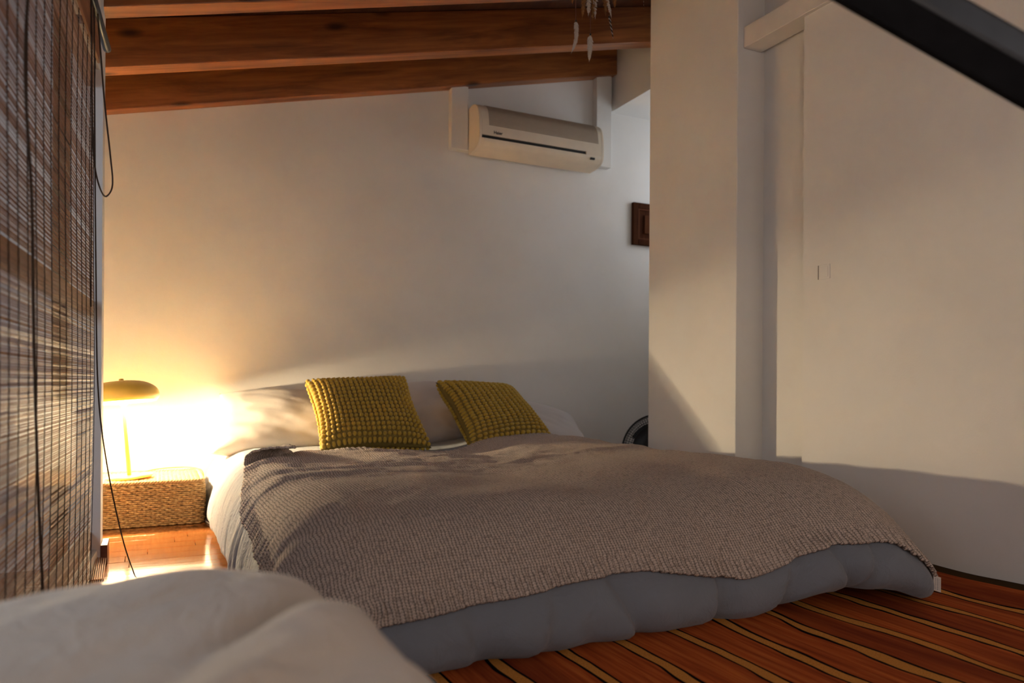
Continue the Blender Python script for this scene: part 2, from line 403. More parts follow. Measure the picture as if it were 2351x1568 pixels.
# rafters
BL = ['stained wooden rafter lying against the white back wall above the air conditioner',
      'stained wooden rafter one step out from the back wall, pale sheen under its pier end',
      'stained wooden rafter that butts into the white pier, with the feather hanger on it',
      'stained wooden rafter over the middle of the room, in front of the pier']
for i, yc in enumerate((3.912, 3.412, 2.88, 2.37, 1.86, 1.35)):
    x0, x1 = (-.9, 2.613) if i < 2 else ((-.9, XC - .001) if i == 2 else (-.9, XR))
    if i == 3: x1 = XR - .001
    hw_ = .0375 if i == 0 else .046
    L = MB(); L.prism([(x0, zb(x0)), (x1, zb(x1)), (x1, zb(x1) + .199), (x0, zb(x0) + .199)], 'y', yc - hw_, yc + hw_)
    me = L.build('ceiling_beam', M_BEAM, bevel=.004)
    if i == 2:
        for v in me.data.vertices: v.co.y -= .048 * (v.co.x + .17)
    # own grain: shift the mesh so that object coordinates differ
    sh = Vector((0.37 * i, 0, 0.11 * i)); RB = Matrix.Rotation(math.atan(.2473), 4, 'Y'); MBm = Matrix.Translation(sh) @ RB; me.data.transform(MBm); me.matrix_basis = MBm.inverted()
    tag(me, BL[min(i, 3)] if i < 4 else 'stained wooden rafter overhead near the slanting black bar', 'beam', 'ceiling rafters')
# plaster surround of the air conditioner
ni = MB(); ni.box((1.512, 3.90, 1.945), (1.614, YB, zb(1.52) + .02)); ni.box((2.479, 3.90, 1.976), (2.590, YB, zb(2.5) + .02)); ni.box((1.614, 3.90, 1.945), (2.479, YB, 1.99))
struct(ni.build('trim_2', M_PLASTER, bevel=.003))

# ------------------------------------------------------------------ rug
def make_rug():
    xs = np.arange(.42, 2.2751, .012); ys = np.arange(-.35, 2.601, .02)
    P = np.zeros((len(xs), len(ys), 3))
    for i, x in enumerate(xs):
        for j, y in enumerate(ys):
            z = .007 + .0035 * (nz(x * 3, y * 3) + .6)
            e = float(sstep(2.10, 2.27, x)); z += e * (.028 + .018 * nz(y * 4.5, 3.3) + .02 * float(sstep(1.45, 1.05, y)))
            P[i, j] = (x, y, max(z, .004))
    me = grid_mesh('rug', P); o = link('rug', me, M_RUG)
    m = o.modifiers.new('solid', 'SOLIDIFY'); m.thickness = .004; m.offset = -1
    return tag(o, 'red woven rug with wavy orange and black stripes under the foot of the bed', 'rug')
make_rug()

# ------------------------------------------------------------------ bed: base, mattress, duvet, blanket
def prof(pts, n=14):
    q = spline(pts, n); L = np.concatenate([[0], np.cumsum(np.linalg.norm(np.diff(q, axis=0), axis=1))])
    return L, q
PF = prof([(0, .338), (.10, .333), (.20, .306), (.29, .242), (.355, .168), (.400, .100), (.398, .040), (.36, .010)])
PRt = prof([(0, .345), (.07, .332), (.135, .285), (.18, .20), (.195, .11), (.175, .03), (.13, .010)])
PLf = prof([(0, .328), (.07, .312), (.135, .265), (.180, .18), (.203, .09), (.203, .03), (.17, .010)])
IX0, IX1, IY0, IY1 = .42, 1.80, 1.815, 3.86
def ev(P, d):
    L, q = P; return np.array([np.interp(d, L, q[:, 0]), np.interp(d, L, q[:, 1])])
def ztop(x, y): return .318 + .030 * float(sstep(1.15, 1.75, x)) - .008 * float(sstep(2.75, 3.2, y)) * float(sstep(1.6, 1.2, x))
def evn(P, d):
    L, q = P; return np.array([np.interp(d, L, q[:, 0]), np.interp(d, L, q[:, 1]) / q[0, 1]])
def lumps(x, y):
    z = .010 * nz(x * 2.1 + 5, y * 2.1) + .009 * nz(x * 5.0, y * 4.5 + 9) 
    z += .016 * math.exp(-(((x - 1.30) / .22) ** 2 + ((y - 2.02) / .20) ** 2))
    z += .006 * math.exp(-((y - 1.93) / .22) ** 2) - .008 * math.exp(-(((x - 1.0) / .15) ** 2 + ((y - 1.95) / .22) ** 2))
    z += .010 * max(0, nz(x * 3.2 + 1.7, y * 9.0 + 4)) * math.exp(-((y - 2.55) / .42) ** 2)
    z += .012 * math.exp(-(((x - .70) / .16) ** 2 + ((y - 2.10) / .22) ** 2))
    z -= .028 * math.exp(-(((x - 1.22) / .16) ** 2 + ((y - 3.0) / .30) ** 2))
    return z
def bed_point(s, t, lift=0.0, crease=1.0):
    cx, cy = min(max(s, IX0), IX1), max(t, IY0); dx, dy = s - cx, t - cy
    d = math.hypot(dx, dy)
    if d < 1e-6:
        return Vector((s, t, ztop(s, t) + lumps(s, t) + lift))
    nx, ny = dx / d, dy / d
    ps = PRt if dx > 0 else PLf
    a = evn(ps, d) * nx * nx + evn(PF, d * (1.0 + .10 * abs(nx * ny))) * ny * ny
    o_, z = a; z *= ztop(cx, cy)
    if dx > 0: o_ *= 1.0 + .20 * 2 * abs(nx * ny)
    k = max(0.0, min(1.0, (a[1] - .15) / .85))
    bx, by = cx + nx * o_, cy + ny * o_
    lum = lumps(bx, by) * k
    # foot end: pillowed folds between vertical creases of the duvet
    if ny < 0:
        wn = float(sstep(.05, .75, -ny)); low = (1 - k) * wn
        for x0, wv, am, sl in ((.62, .07, .022, -.3), (.80, .05, .020, .3), (1.02, .055, .040, -.5), (1.29, .050, .042, .1), (1.50, .05, .026, .4), (1.66, .035, .040, -.3), (1.74, .03, .026, .3), (1.86, .03, .020, 0)):
            q = bx - (x0 + sl * (z - .08)); by += crease * am * low * math.exp(-(q / (wv if q > 0 else wv * .30)) ** 2)
        by -= .016 * low * nz(bx * 6.0, z * 5.0, 4.2)
        by += crease * low * (.026 * max(0, .30 - abs(nz(bx * 4.3 + z * 2.5, z * 3.0 + 2.0, 8.0))) + .012 * max(0, .22 - abs(nz(bx * 9 - z * 6, z * 7, 3.0))))
        z += .050 * low * float(sstep(1.40, 1.64, bx)) * float(sstep(1.97, 1.80, bx))
        by -= .105 * float(sstep(1.30, 1.95, bx)) * low + .05 * float(sstep(1.4, 1.95, bx)) * wn * k * min(1, d / .3)
    if dx < 0:
        bx += .014 * (1 - k) * nz(t * 9.0, z * 4.0, 1.2) + .004 * nz(t * 40.0, z * 3.0) * min(1, d / .1)
    # outward normal for the lift (finite difference along the profile)
    e = .01; b2 = evn(ps, d + e) * nx * nx + evn(PF, (d + e) * (1.0 + .10 * abs(nx * ny))) * ny * ny
    tx, tz = b2[0] - a[0], (b2[1] - a[1]) * ztop(cx, cy); ln = math.hypot(tx, tz) or 1
    ox, oz = -tz / ln, tx / ln
    return Vector((bx + nx * ox * lift, by + ny * ox * lift, z + lum + oz * lift))
def make_duvet():
    st = .0100
    xs = np.linspace(IX0, IX1, int((IX1 - IX0) / st)); ys = np.linspace(IY0, IY1, int((IY1 - IY0) / st))
    V = []; F = []; ids = {}
    def vid(p):
        key = (round(p[0], 4), round(p[1], 4), round(p[2], 4))
        if key not in ids: ids[key] = len(V); V.append(p)
        return ids[key]
    def quad(a, b, c, d):
        q = [vid(p) for p in (a, b, c, d)]
        q = [q[i] for i in range(4) if q[i] != q[i-1]]
        if len(set(q)) > 2: F.append(tuple(q))
    T = [[bed_point(x, y) for y in ys] for x in xs]
    for i in range(len(xs)-1):
        for j in range(len(ys)-1): quad(T[i][j], T[i+1][j], T[i+1][j+1], T[i][j+1])
    ring = [((IX0, y), (-1, 0)) for y in ys[::-1]]
    for k in range(1, 18): a = math.pi + k / 18 * math.pi / 2; ring.append(((IX0, IY0), (math.cos(a), math.sin(a))))
    ring += [((x, IY0), (0, -1)) for x in xs]
    for k in range(1, 18): a = 1.5 * math.pi + k / 18 * math.pi / 2; ring.append(((IX1, IY0), (math.cos(a), math.sin(a))))
    ring += [((IX1, y), (1, 0)) for y in ys]
    def dmax(n): return (PRt if n[0] > 0 else PLf)[0][-1] * n[0]**2 + PF[0][-1] / (1 + .1 * abs(n[0]*n[1])) * n[1]**2
    ND = 56; prev = None
    for (c, n) in ring:
        dm = dmax(n); col = [bed_point(c[0] + n[0] * dm * k / ND, c[1] + n[1] * dm * k / ND) for k in range(ND + 1)]
        if prev:
            for k in range(ND): quad(prev[k], prev[k+1], col[k+1], col[k])
        prev = col
    me = bpy.data.meshes.new('duvet'); me.from_pydata([tuple(p) for p in V], [], F); me.update()
    me.polygons.foreach_set('use_smooth', [True] * len(me.polygons))
    o = link('duvet', me, M_DUVET)
    return tag(o, 'plump blue grey cotton duvet spread over the low bed, creased at the foot', 'duvet')
duvet = make_duvet()
bed = empty('bed', (1.1, 2.8, 0)); tag(bed, 'low double mattress on a slatted base beneath the grey duvet', 'bed')
MB().box((.36, 1.72, .05), (1.88, 3.80, .235)).build('mattress', M_MATT, bed, bevel=.03)
MB().box((.30, 1.80, .02), (1.90, 3.88, .05)).build('bed_base', M_FRAMEW, bed, bevel=.004)
sk = MB(); sk.prism([(.230, .001), (.30, .001), (.30, .20), (.265, .20), (.262, .06)], 'y', 3.40, 3.88); sk.build('fabric_skirt', M_MATT, bed, bevel=.006)

def make_blanket():
    st = .0062; R_FOLD = .030
    SX0, SX1, TY1 = .18, 2.24, 3.14
    xs = np.arange(SX0, SX1 + 1e-6, st); NT_ = 330
    # overhang of the foot edge (arc length past the inner edge), from the photograph
    ex = [.18, .45, .63, .90, 1.09, 1.25, 1.37, 1.55, 1.69, 1.90, 2.20]; ed = [.470, .455, .440, .415, .410, .445, .470, .450, .440, .440, .440]
    P = np.zeros((len(xs), NT_, 3)); UV = np.zeros((len(xs), NT_, 2))
    for i, s in enumerate(xs):
        foot = IY0 - float(np.interp(s, ex, ed))
        head = TY1 + .16 * float(sstep(1.0, 1.9, s)) - .10 * float(sstep(.5, .2, s)) + .012 * nz(s * 7, 2.0)
        for j in range(NT_):
            t = foot + (head - foot) * j / (NT_ - 1)
            ss = s
            # left border runs askew: wider overhang towards the foot
            k = (s - SX0) / (SX1 - SX0)
            left = .315 - .12 * float(sstep(2.95, 2.2, t)) - .04 * float(sstep(2.2, 1.6, t)) + .006 * nz(t * 11, 5.5)
            right = 2.125 + .10 * float(sstep(2.2, 1.7, t)) + .012 * nz(t * 5, 7.7)
            ss = left + (right - left) * k
            fold = 0.0
            e_edge = min(t - foot, head - t, ss - left, right - ss)
            lift = .013 + .0015 * nz(ss * 30, t * 30)
            lift += (.020 * max(0, nz(ss * 4.5 + 2, t * 9.5 + 1) - .05) + .009 * max(0, nz(ss * 9 + 7, t * 15 + ss * 6))) * float(sstep(2.0, 2.4, t)) * float(sstep(1.75, 1.2, ss))
            if e_edge < .055:                                         # ribbed border
                rib = math.sin(2 * math.pi * (t if min(ss - left, right - ss) < min(t - foot, head - t) else ss) / .024)
                lift += (.0042 if t - foot < .06 else .0016) * rib * float(sstep(.058, .045, e_edge)) + .002 * float(sstep(.03, .0, e_edge))
            # corner near the head on the left is turned over
            q = ((left + .105 - ss) + (t - (head - .105))) / math.sqrt(2)
            if q > 0:
                r = .016; back = q
                if q < math.pi * r: mv = r * math.sin(q / r); hgt = r * (1 - math.cos(q / r))
                else: mv = -(q - math.pi * r); hgt = 2 * r
                dlt = (mv - q) / math.sqrt(2)
                ss2, t2 = ss - dlt, t + dlt
                p = bed_point(ss2, t2, lift + hgt, .6)
            else:
                p = bed_point(ss, t, lift, .6)
            P[i, j] = p; UV[i, j] = (ss, t)
    me = grid_mesh('knit_blanket', P, UV); o = link('knit_blanket', me, M_KNIT)
    m = o.modifiers.new('solid', 'SOLIDIFY'); m.thickness = .008; m.offset = -1
    tag(o, 'chunky taupe heather knitted blanket with ribbed border over the duvet', 'blanket')
    # care tag at the foot corner
    edge = [Vector(p) for p in P[:, 0]] + [Vector(p) for p in P[-1, :60]]
    c = max(edge, key=lambda p: p.dot(rt) / p.dot(fw)) - fw * .012 - rt * .021 + up * .016     # outermost point of the hanging corner
    tg_ = MB(); vs = []
    for a, b in ((0, 0), (1, 0), (1, 1), (0, 1)): vs.append(tuple(c + rt * (.021 * a) - up * (.042 * b + .007 * a)))
    vs += [tuple(Vector(v) + fw * .0012) for v in vs]
    tg_.add(vs, [(0, 1, 2, 3), (7, 6, 5, 4), (0, 4, 5, 1), (1, 5, 6, 2), (2, 6, 7, 3), (3, 7, 4, 0)])
    t_o = tg_.build('care_tag', M_TAG, o); t_o['label'] = 'white fabric care tag with faint grey print'
    pr = MB()
    for fx, w_ in ((.25, .0014), (.50, .0026), (.78, .0010)):
        zz = .006
        while zz < .036:
            ln = random.uniform(.0015, .0035); q0 = c + rt * (.021 * fx) - up * (zz + .007 * fx) - fw * .0004
            k0 = [q0, q0 + rt * w_, q0 + rt * w_ - up * ln, q0 - up * ln]
            pr.add([tuple(p) for p in k0] + [tuple(p + fw * .0003) for p in k0], [(0, 1, 2, 3), (7, 6, 5, 4), (0, 4, 5, 1), (1, 5, 6, 2), (2, 6, 7, 3), (3, 7, 4, 0)]); zz += ln + .0014
    pr.build('tag_print', M_GREYINK, t_o)
    return o
make_blanket()

# ------------------------------------------------------------------ pillows
def pillow_mesh(name, w_, h_, th, n=48, seed=0, crease=.006, pin=.06):
    """soft pillow in local x (width), y (height), z (thickness)"""
    P = np.zeros((2, n + 1, n + 1, 3))
    for side in (0, 1):
        for i in range(n + 1):
            for j in range(n + 1):
                a, b = 2 * i / n - 1, 2 * j / n - 1
                px = a * (1 - pin * (1 - a * a) * 0 - pin * (1 - b * b) * abs(a) ** 3); py = b * (1 - pin * (1 - a * a) * abs(b) ** 3)
                T = (max(0, 1 - a ** 4) * max(0, 1 - b ** 4)) ** .55
                e = T * th / 2
                if 0 < T: e += crease * min(1, 4 * T) * (nz(a * 1.7 + seed, b * 2.2 + side * 3) + .28 * nz(a * 4 + seed, b * 6 + a * 2))
                P[side, i, j] = (px * w_ / 2, py * h_ / 2, (1 if side else -1) * max(e, 0.0))
    m1 = grid_mesh(name, P[1]); m0 = grid_mesh(name + '_b', P[0])
    bm = bmesh.new(); bm.from_mesh(m1); bm.from_mesh(m0); bmesh.ops.remove_doubles(bm, verts=bm.verts, dist=1e-5)
    bmesh.ops.recalc_face_normals(bm, faces=bm.faces); bm.to_mesh(m1); bm.free(); bpy.data.meshes.remove(m0)
    m1.polygons.foreach_set('use_smooth', [True] * len(m1.polygons)); return m1
def frame(c, X, Y):
    X = Vector(X).normalized(); Y = Vector(Y); Y = (Y - X * Y.dot(X)).normalized(); Z = X.cross(Y); c = Vector(c)
    return Matrix(((X.x, Y.x, Z.x, c.x), (X.y, Y.y, Z.y, c.y), (X.z, Y.z, Z.z, c.z), (0, 0, 0, 1)))
def pillow(name, mat, c, X, Y, w_, h_, th, seed, label, crease=.007):
    o = link(name, pillow_mesh(name, w_, h_, th, seed=seed, crease=crease), mat); o.matrix_world = frame(c, X, Y)
    return tag(o, label, 'pillow', 'bed pillows against the back wall')
pillow('bed_pillow', M_LINEN, (.62, 3.70, .425), (1, -.20, .01), (-.02, .42, .34), .72, .42, .17, 1.0, 'cream cotton pillow nearest the lamp, brightly lit on one end', .012)
pillow('bed_pillow', M_SHEET, (1.42, 3.73, .46), (1, .02, .03), (0, .34, .36), .66, .42, .16, 5.0, 'pale pillow propped against the wall between the two mustard cushions', .010)
pillow('bed_pillow', M_SHEET, (1.93, 3.70, .375), (1, -.03, -.20), (.05, .42, .26), .68, .42, .16, 9.0, 'pale rounded pillow slumped at the fan side of the bed head', .008)

# ------------------------------------------------------------------ mustard bobble cushions
ico = None
def bobble_mesh():
    bm = bmesh.new(); bmesh.ops.create_icosphere(bm, subdivisions=2, radius=1.0)
    me = bpy.data.meshes.new('bobble'); bm.to_mesh(me); bm.free(); me.polygons.foreach_set('use_smooth', [True] * len(me.polygons)); me.materials.append(M_MUST); return me
BOB = bobble_mesh()
def cushion(corners, th, nx, ny, label, seed):
    """corners: bl, br, tr, tl world points; the face looks at the room"""
    bl, br, tr, tl = [Vector(p) for p in corners]
    X = ((br - bl) + (tr - tl)).normalized(); Yv = ((tl - bl) + (tr - br)).normalized(); N = X.cross(Yv).normalized()
    def surf(a, b, side):   # a,b in 0..1
        u, v = 2 * a - 1, 2 * b - 1
        p = (bl * (1 - a) + br * a) * (1 - b) + (tl * (1 - a) + tr * a) * b
        pin = .050
        p = p + X * (-(u ** 3) * (1 - v * v) * pin * .5 * 1.0) + Yv * (-(v ** 3) * (1 - u * u) * pin * .5)
        T = max(0, (1 - u ** 4) * (1 - v ** 4)) ** .62
        return p + N * (side * T * th / 2 + .004 * nz(u * 2 + seed, v * 2))
    root = empty('cushion', (bl + br) / 2); tag(root, label, 'cushion', 'mustard cushions')
    n = 36; mb = []
    for side in (1, -1):
        P = np.array([[surf(i / n, j / n, side) for j in range(n + 1)] for i in range(n + 1)]); mb.append(grid_mesh('cover', P))
    bm = bmesh.new(); bm.from_mesh(mb[0]); bm.from_mesh(mb[1]); bmesh.ops.remove_doubles(bm, verts=bm.verts, dist=.0004)
    bmesh.ops.recalc_face_normals(bm, faces=bm.faces); bm.to_mesh(mb[0]); bm.free()
    mb[0].polygons.foreach_set('use_smooth', [True] * len(mb[0].polygons)); link('cover', mb[0], M_MUSTB, root)
    items = []
    for side in (1, -1):
        for i in range(nx):
            for j in range(ny):
                a, b = (i + .5) / nx, (j + .5) / ny; e = .01
                a += random.uniform(-.05, .05) / nx; b += random.uniform(-.05, .05) / ny
                p = surf(a, b, side); da = surf(a + e, b, side) - surf(a - e, b, side); db = surf(a, b + e, side) - surf(a, b - e, side)
                hx = da.length / (2 * e) / nx; hy = db.length / (2 * e) / ny
                nn = da.cross(db).normalized() * side; ax = da.normalized(); ay = nn.cross(ax)
                rx = hx * .43 * random.uniform(.93, 1.05); ry = hy * .43 * random.uniform(.93, 1.05); rz = .0100
                p = p + nn * .0035
                M = Matrix(((ax.x * rx, ay.x * ry, nn.x * rz, p.x), (ax.y * rx, ay.y * ry, nn.y * rz, p.y), (ax.z * rx, ay.z * ry, nn.z * rz, p.z), (0, 0, 0, 1)))
                face = nn.dot((Vector((0, 0, CAMH)) - p).normalized()) * hx * hy if side == 1 else -1
                items.append((face, M))
    items.sort(key=lambda q: -q[0])
    inv = root.matrix_basis.inverted()
    for f, M in items[:300]:
        o = bpy.data.objects.new('bobble', BOB); C.objects.link(o); o.parent = root; o.matrix_parent_inverse = inv; o.matrix_basis = M
    rest = MB(); bv = [v.co.copy() for v in BOB.vertices]; bf = [tuple(p.vertices) for p in BOB.polygons]
    for f, M in items[300:]: rest.add([M @ v for v in bv], bf)
    tag(rest.build('bobbles', M_MUST, root, True), kind='stuff')
    return root
cushion(((.655, 3.235, .318), (1.165, 3.235, .312), (1.150, 3.60, .640), (.652, 3.60, .618)), .15, 22, 18, 'mustard bobble cushion standing square, its edge caught by the lamplight', 2.0)
cushion(((1.355, 3.215, .312), (1.850, 3.330, .345), (1.795, 3.70, .588), (1.305, 3.575, .618)), .15, 15, 23, 'mustard bobble cushion turned askew, on the side towards the pier', 8.0)

# ------------------------------------------------------------------ seagrass basket
def make_basket():
    x0, x1, y0, y1, zt = -.45, .200, 3.470, 3.900, .186
    root = empty('seagrass_basket', ((x0 + x1) / 2, (y0 + y1) / 2, 0)); tag(root, 'lidded woven seagrass basket holding up the yellow lamp', 'basket')
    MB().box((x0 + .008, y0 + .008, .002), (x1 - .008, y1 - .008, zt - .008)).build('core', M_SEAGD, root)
    sw = MB(); pitch = .0088; nrow = 20; period = .034
    per = [(x0, y1), (x0, y0), (x1, y0), (x1, y1)]
    for k in range(nrow):
        z = .006 + pitch * k; pts = []; rad = []
        s_acc = 0
        for q in range(3):
            a, b = Vector(per[q]), Vector(per[q + 1]); L = (b - a).length; t = (b - a) / L; nrm = Vector((t.y, -t.x)); m = int(L / .0065)
            for i in range(m):
                d = L * i / m; ph = 2 * math.pi * (s_acc + d) / period + math.pi * (k % 2)
                cr = min(d, L - d); rnd = max(0, 1 - cr / .02) ** 2 * .008
                bul = .004 * math.sin(math.pi * z / zt)
                o = .0058 * math.sin(ph) - rnd + bul + random.uniform(-.0006, .0006); p = a + t * d + nrm * (o if q != 1 else o) * (1)
                pts.append((p.x, p.y, z + .0012 * nz(d * 30, k * 1.3) + .0006 * math.sin(ph * 2))); rad.append(.0047 + .0009 * nz(d * 60, k * 2.1, 3))
            s_acc += L
        sw.tube(pts, rad, 6)
    tag(sw.build('side_weave', M_SEAG, root, True), kind='stuff')
    lw_ = MB(); k = 0; y = y0 + .016
    while y < y1 - .010:
        pts = []; rad = []; m = int((x1 - x0 - .02) / .0065)
        for i in range(m + 1):
            x = x0 + .010 + (x1 - x0 - .02) * i / m; ph = 2 * math.pi * x / period + math.pi * (k % 2)
            pts.append((x, y, zt - .007 + .0052 * math.sin(ph))); rad.append(.0050 + .0008 * nz(x * 60, k * 1.7, 6))
        lw_.tube(pts, rad, 6); y += .0094; k += 1
    tag(lw_.build('lid_weave', M_SEAG, root, True), kind='stuff')
    br = MB()
    loop = [(x0, y0), (x1, y0), (x1, y1), (x0, y1)]
    for off in (0, 2.09, 4.19):
        pts = []
        acc = 0
        for q in range(4):
            a, b = Vector(loop[q]), Vector(loop[(q + 1) % 4]); L = (b - a).length; m = int(L / .004); t = (b - a) / L; nrm = Vector((t.y, -t.x))
            for i in range(m):
                d = L * i / m; ph = 2 * math.pi * (acc + d) / .036 + off
                cr = min(d, L - d); rnd = max(0, 1 - cr / .03) ** 2 * .014
                p = a + t * d + nrm * (.0045 * math.cos(ph) - rnd)
                pts.append((p.x, p.y, zt - .001 + .0045 * math.sin(ph)))
            acc += L
        br.tube(pts, .0046, 6, closed=True)
    br.build('lid_braid', M_SEAG, root, True)
make_basket()

# ------------------------------------------------------------------ table lamp
def make_lamp():
    base = Vector((-.091, 3.665, .190)); tilt = R(-4.6)
    root = empty('table_lamp', base); root.rotation_euler = (0, tilt, 0)
    tag(root, 'mustard enamel table lamp with dome shade and slim stem, switched on', 'lamp')
    bpy.context.view_layer.update(); MW = root.matrix_basis.copy()
    def put(mb, name, mat, parent=root, smooth=True):
        me = mb.mesh(name, smooth); o = bpy.data.objects.new(name, me); me.materials.append(mat); C.objects.link(o); o.parent = parent; return o
    put(MB().lathe([(.094, .0), (.096, .004), (.094, .009), (.012, .012)], 48), 'base', M_LAMP)
    put(MB().lathe([(.0095, .010), (.0080, .20), (.0065, .42)], 16), 'stem', M_LAMP)
    zr = .335                                            # rim height above the base
    out = [(.136, zr), (.146, zr + .012), (.148, zr + .028), (.142, zr + .048), (.125, zr + .066), (.095, zr + .082), (.055, zr + .090), (.0, zr + .092)]
    q = spline(out, 8); inn = [(max(r - .0025, 0), z - .0022) for r, z in q[::-1]]
    sh = put(MB().lathe([tuple(p) for p in q], 64, cap=False), 'shade', M_LAMP)
    sh.matrix_basis = Matrix.Translation((0, 0, zr)) @ Matrix.Rotation(-.085, 4, 'X') @ Matrix.Translation((0, 0, -zr))
    put(MB().lathe(inn, 64, cap=False), 'shade_lining', M_SHADEIN, sh)
    put(MB().lathe([(.009, zr + .090), (.010, zr + .094), (.010, zr + .101), (.004, zr + .103)], 20), 'finial', M_LAMP, sh)
    bt = NT('lamp_bulb_glass'); n_ = bt.noise(4, 1); bt.col((1, .9, .7)); bt.to(bt.ramp(n_, [(0, (1.0, .66, .30)), (1, (1.0, .72, .36))]), bt.b.inputs['Emission Color']); bt.set(Emission_Strength=60.0)
    bu = MB(); ring = [(.003, -.019), (.011, -.016), (.017, -.010), (.020, 0), (.017, .012), (.012, .022), (.010, .034)]
    bu.lathe(ring, 24, (.0, .042, zr - .003)); put(bu, 'bulb', bt.m)
    so_ = MB().lathe([(.013, .034), (.014, .060)], 16, (.0, .042, zr - .003)); put(so_, 'socket', M_BLACK)
    l = bpy.data.lights.new('lamp_light', 'POINT'); l.energy = 330.0; l.color = (1.0, .785, .49); l.shadow_soft_size = .026
    lo = bpy.data.objects.new('lamp_light', l); C.objects.link(lo); lo.location = MW @ Vector((.0, .042, zr - .004))
    # flex lying over the basket and down its end
    cp = spline([(-.06, 3.69, .203), (.0, 3.80, .205), (.07, 3.845, .206), (.14, 3.855, .205), (.185, 3.80, .204), (.212, 3.76, .19), (.217, 3.74, .13), (.212, 3.76, .06), (.212, 3.83, .006), (.215, 3.87, .006)], 10)
    t = MB(); t.tube([tuple(p) for p in cp], .0030, 8); c = t.build('flex', M_YCORD, None, True)
    c.parent = root; c.matrix_parent_inverse = MW.inverted(); 
make_lamp()
# socket plate, plug and charging lead by the bed
so2 = empty('wall_socket', (-.10, YB, .33)); tag(so2, 'white wall socket plate low on the back wall behind the lamp', 'socket')
MB().box((-.14, YB - .008, .285), (-.06, YB, .365)).build('plate', M_WHITEP, so2, bevel=.003)
MB().lathe([(.020, 0), (.020, .012), (.012, .03)], 20).build('plug', M_WHITEP, so2).matrix_world = Matrix.Translation((-.10, YB - .008, .33)) @ Matrix.Rotation(R(90), 4, 'X')
pl = MB(); pl.tube([tuple(p) for p in spline([(-.10, YB - .035, .33), (-.09, YB - .05, .27), (-.04, YB - .03, .21), (.02, YB - .022, .12), (.10, YB - .022, .02), (.22, YB - .03, .006)], 10)], .0028, 6)
tag(pl.build('socket_lead', M_WHITEP, None, True), 'thin white lead running down from the wall socket behind the basket', 'lead')
wl2 = MB(); wl2.tube([tuple(p) for p in spline([(.208, 3.58, .012), (.214, 3.575, .022), (.224, 3.56, .030), (.220, 3.53, .016), (.213, 3.50, .004), (.216, 3.46, .004), (.222, 3.42, .0045)], 10)], .003, 6)
tag(wl2.build('charging_cable', M_WHITEP, None, True), 'short white charging cable kinked on the floor beside the bed', 'cable')

